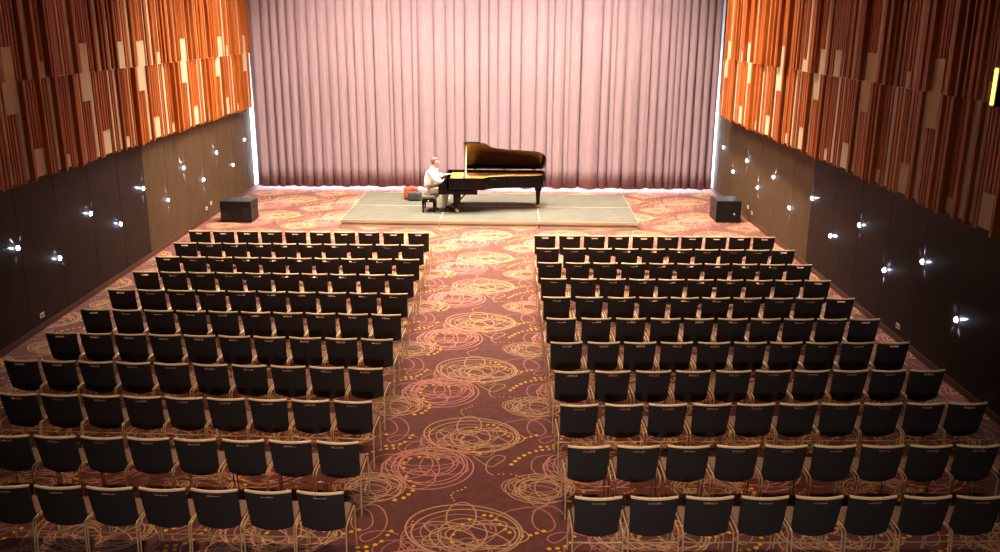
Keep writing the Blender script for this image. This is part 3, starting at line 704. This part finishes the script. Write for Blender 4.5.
a = speaker((6.53, 24.86, 0), math.radians(0), 'squarer black speaker box on the carpet beside the right wall', .70, .80, .62)
g = MB(); g.box((-.10, -.406, .44), (.06, -.400, .49), M['grille'], .002); g.build('handle', parent=a)
g = MB(); g.lathe([(.03, 0), (.03, .01), (.018, .016)], (0, 0, 0), M['socket'], 14, 'y'); g.v = [(x + .16, -.400 - y, z + .25) for x, y, z in g.v]; g.build('connector', parent=a)
g = MB(); g.lathe([(.06, 0), (.06, .006), (.04, .006)], (0, 0, 0), M['grille'], 18, 'x'); g.v = [(-.350 - x, y, z + .34) for x, y, z in g.v]; g.build('port', parent=a)
# ------------------------------------------------------------------ chairs
HB = .89
def back_mesh():
    """upholstered back with a hand slot; concave towards the sitter, rounded lower edge"""
    b = MB(); NX, NZ = 20, 14; hw_t, hw_b = .237, .222
    def P(u, v, side): # u -1..1, v 0 bottom..1 top
        zb = .435 - .045 * (1 - u * u)
        z = zb + (HB - .008 - zb) * v - (.012 * (1 - abs(u)) * v if False else 0)
        x = u * (hw_b + (hw_t - hw_b) * v)
        y = .115 * (1 - v) ** 1.25 + .045 * u * u * (.35 + .65 * v) - .012
        return (x, y + side * .024, z)
    us = [-1 + 2 * i / NX for i in range(NX + 1)]; vs_ = [0, .08, .16, .25, .35, .45, .55, .65, .75, .82, .868, .925, .965, 1.0]
    hole = lambda i, k: us[i] > -.31 and us[i + 1] < .31 and 10 <= k < 11
    for side, m in ((0, M['back_shell']), (1, M['fabric'])):
        vv = [P(u, v, side) for v in vs_ for u in us]; W = NX + 1
        b.add(vv, [((k * W + i, k * W + i + 1, (k + 1) * W + i + 1, (k + 1) * W + i) if side == 0 else (k * W + i + 1, k * W + i, (k + 1) * W + i, (k + 1) * W + i + 1)) for k in range(len(vs_) - 1) for i in range(NX) if not hole(i, k)], m, True)
    W = NX + 1; e = []
    def edge(a, c, m):
        b.add([P(us[a[0]], vs_[a[1]], 0), P(us[c[0]], vs_[c[1]], 0), P(us[c[0]], vs_[c[1]], 1), P(us[a[0]], vs_[a[1]], 1)], [(0, 1, 2, 3)], m)
    n = len(vs_) - 1
    for i in range(NX): edge((i, 0), (i + 1, 0), M['back_shell']); edge((i, n), (i + 1, n), M['back_shell'])
    for k in range(n): edge((0, k), (0, k + 1), M['back_shell']); edge((NX, k), (NX, k + 1), M['back_shell'])
    hs = [i for i in range(NX) if hole(i, 10)]
    for i in hs: edge((i, 10), (i + 1, 10), M['fabric']); edge((i, 11), (i + 1, 11), M['fabric'])
    edge((hs[0], 10), (hs[0], 11), M['fabric']); edge((hs[-1] + 1, 10), (hs[-1] + 1, 11), M['fabric'])
    r = MB()
    pts = [P(u, 1, 0) for u in [-1 + 2 * i / 12 for i in range(13)]]
    sec = [(-.003, -.012), (-.003, .004), (.003, .008), (.021, .008), (.027, .004), (.027, -.012)]
    vv = [(x, y + a, z + c_) for x, y, z in pts for a, c_ in sec]; q = len(sec)
    r.add(vv, [(i * q + k, i * q + (k + 1) % q, (i + 1) * q + (k + 1) % q, (i + 1) * q + k) for i in range(12) for k in range(q)] + [list(range(q)), list(range(12 * q, 13 * q))[::-1]], M['rim'])
    return b, r
def make_chair():
    t = empty('stacking_chair')
    b, r = back_mesh(); bo = b.build('backrest', parent=t); r.build('top_rim', parent=bo)
    s = MB(); NX, NY = 10, 10; vv = []
    for h_ in (0, 1):
        for jy in range(NY + 1):
            for i in range(NX + 1):
                u = -1 + 2 * i / NX; v = jy / NY
                w = .228 * (1 - .05 * v ** 4)
                z = .505 + .012 * (u * u) - .010 * math.sin(PI * v) - (.02 * max(0, v - .8) * 5 * max(0, v - .8) * 5 if v > .8 else 0)
                rr = 1 - .25 * (max(0, abs(u) - .8) * 5) ** 2 * (max(0, v - .8) * 5) ** 2
                vv.append((u * w * rr, .145 + v * .375, z - (0 if h_ else .035 * (1 - .6 * u * u))))
    W = NX + 1; T = (NY + 1) * W; f = []
    for jy in range(NY):
        for i in range(NX):
            a = jy * W + i; f += [(a + 1, a, a + W, a + W + 1), (T + a, T + a + 1, T + a + W + 1, T + a + W)]
    for i in range(NX): f += [(i, i + 1, T + i + 1, T + i), (NY * W + i + 1, NY * W + i, T + NY * W + i, T + NY * W + i + 1)]
    for jy in range(NY): f += [((jy + 1) * W, jy * W, T + jy * W, T + (jy + 1) * W), (jy * W + NX, (jy + 1) * W + NX, T + (jy + 1) * W + NX, T + jy * W + NX)]
    s.add(vv, f, M['fabric'], True); s.build('seat', parent=t)
    rr = .0085; hx = .254
    for sx in (-1, 1):
        l = MB(); l.tube([(sx * hx, -.045, .0), (sx * hx, -.010, .470), (sx * hx, -.004, .492)], rr, M['brass_tube'], 8); l.build('leg', parent=t)
        l = MB(); l.tube([(sx * hx, .475, .0), (sx * hx, .440, .470), (sx * hx, .432, .492)], rr, M['brass_tube'], 8); l.build('leg', parent=t)
        l = MB(); l.tube([(sx * hx, -.004, .492), (sx * hx, .012, .508), (sx * hx, .10, .514), (sx * hx, .34, .514), (sx * hx, .415, .508), (sx * hx, .432, .492)], rr, M['brass_tube'], 8)
        l.build('side_rail', parent=t)
    c = MB(); c.tube([(-hx, -.012, .40), (-.12, .0, .385), (.12, .0, .385), (hx, -.012, .40)], .0065, M['brass_tube'], 8); c.build('cross_bar', parent=t)
    k = MB()
    for x in (-.022, .022): k.box((x - .009, .20, .34), (x + .009, .26, .478), M['black_plastic'])
    k.box((-.06, .19, .462), (.06, .27, .482), M['black_plastic']); k.build('seat_bracket', parent=t)
    return t
chair0 = make_chair(); first = True
for blk, rr_, y0, x0, ang, xs in ROWS:
    side = 'left' if blk == 'L' else 'right'
    xs = [v + .020 for v in xs]; s_ = -1 if blk == 'L' else 1
    for i_ in range(1, len(xs)):
        if abs(xs[i_] - xs[i_ - 1]) < .531: xs[i_] = xs[i_ - 1] + s_ * .531
    for k, x in enumerate(xs):
        c = chair0 if first else copy_tree(chair0); first = False
        c.location = (x, y0 + (x - x0) * math.tan(ang), 0); c.rotation_euler = (0, 0, ang)
        seat = 'aisle seat' if k == 0 else '%s seat from the aisle' % ORD[k]
        row = 'front row' if rr_ == 1 else ('rearmost row' if rr_ == 11 else '%s row from the stage' % ORD[rr_ - 1])
        tag(c, 'black-backed chair %s of the aisle, %s, %s' % (side, row, seat), 'chair', 'chairs %s of the aisle' % side)

# ------------------------------------------------------------------ light
def area(name, loc, size, e, col, rot=(0, 0, 0), spread=180):
    l = bpy.data.lights.new(name, 'AREA'); l.shape = 'DISK'; l.size = size; l.energy = e; l.color = col; l.spread = math.radians(spread)
    o = bpy.data.objects.new(name, l); COL.objects.link(o); o.location = loc; o.rotation_euler = rot; return o
WARM = (1.0, .84, .68)
for x in (-5.4, -2.1, 1.2, 4.4):
    area('stage_downlight', (x, 25.4, 8.5), .45, 690, WARM, spread=126)
for x in (-5.4, -2.1, 1.2, 4.4):
    area('stage_downlight', (x, 21.8, 8.5), .45, 410, WARM, spread=108)
for x in (-4.6, -1.8, 1.0, 3.8):
    area('curtain_wash', (x, 25.2, 8.4), .4, 120, (1.0, .86, .76), rot=(math.radians(66), 0, 0), spread=110)  # unseen lamps added to brighten the upper part of the curtain
for x in (-3.0, -.5, 2.0):
    area('house_downlight', (x, 16.0, 8.5), .45, 95, (1.0, .76, .54), spread=80)
for x in (-2.6, 1.6):
    area('house_downlight', (x, 9.5, 8.5), .45, 62, (1.0, .68, .42), spread=76)
area('foyer_lamp', (.2, -1.6, 4.6), .6, 70, (1.0, .92, .88), rot=(math.radians(70), 0, 0), spread=70)  # unseen fill added behind the camera to lift the near chair backs
w = bpy.data.worlds.new('room'); sc.world = w; w.use_nodes = True
w.node_tree.nodes['Background'].inputs['Color'].default_value = (.02, .015, .012, 1); w.node_tree.nodes['Background'].inputs['Strength'].default_value = .3

# ------------------------------------------------------------------ camera
F, PITCH, YAW, ROLL = CAMP[:4]
cy_, sy_, cp_, sp_, cr_, sr_ = math.cos(YAW), math.sin(YAW), math.cos(PITCH), math.sin(PITCH), math.cos(ROLL), math.sin(ROLL)
fv = Vector((sy_ * cp_, cy_ * cp_, -sp_)); rv = Vector((cy_, -sy_, 0)); uv = rv.cross(fv)
r2 = rv * cr_ + uv * sr_; u2 = -rv * sr_ + uv * cr_
cam = bpy.data.cameras.new('camera'); co = bpy.data.objects.new('camera', cam); COL.objects.link(co)
cam.sensor_fit = 'HORIZONTAL'; cam.sensor_width = 36; cam.lens = F * 36; cam.clip_end = 200
co.matrix_world = Matrix(((r2.x, u2.x, -fv.x, CAMP[4]), (r2.y, u2.y, -fv.y, 0), (r2.z, u2.z, -fv.z, CAMP[5]), (0, 0, 0, 1)))
sc.camera = co
sc.view_settings.view_transform = 'Standard'; sc.view_settings.look = 'None'; sc.view_settings.gamma = 1; sc.view_settings.use_curve_mapping = False
sc.view_settings.exposure = 0.08
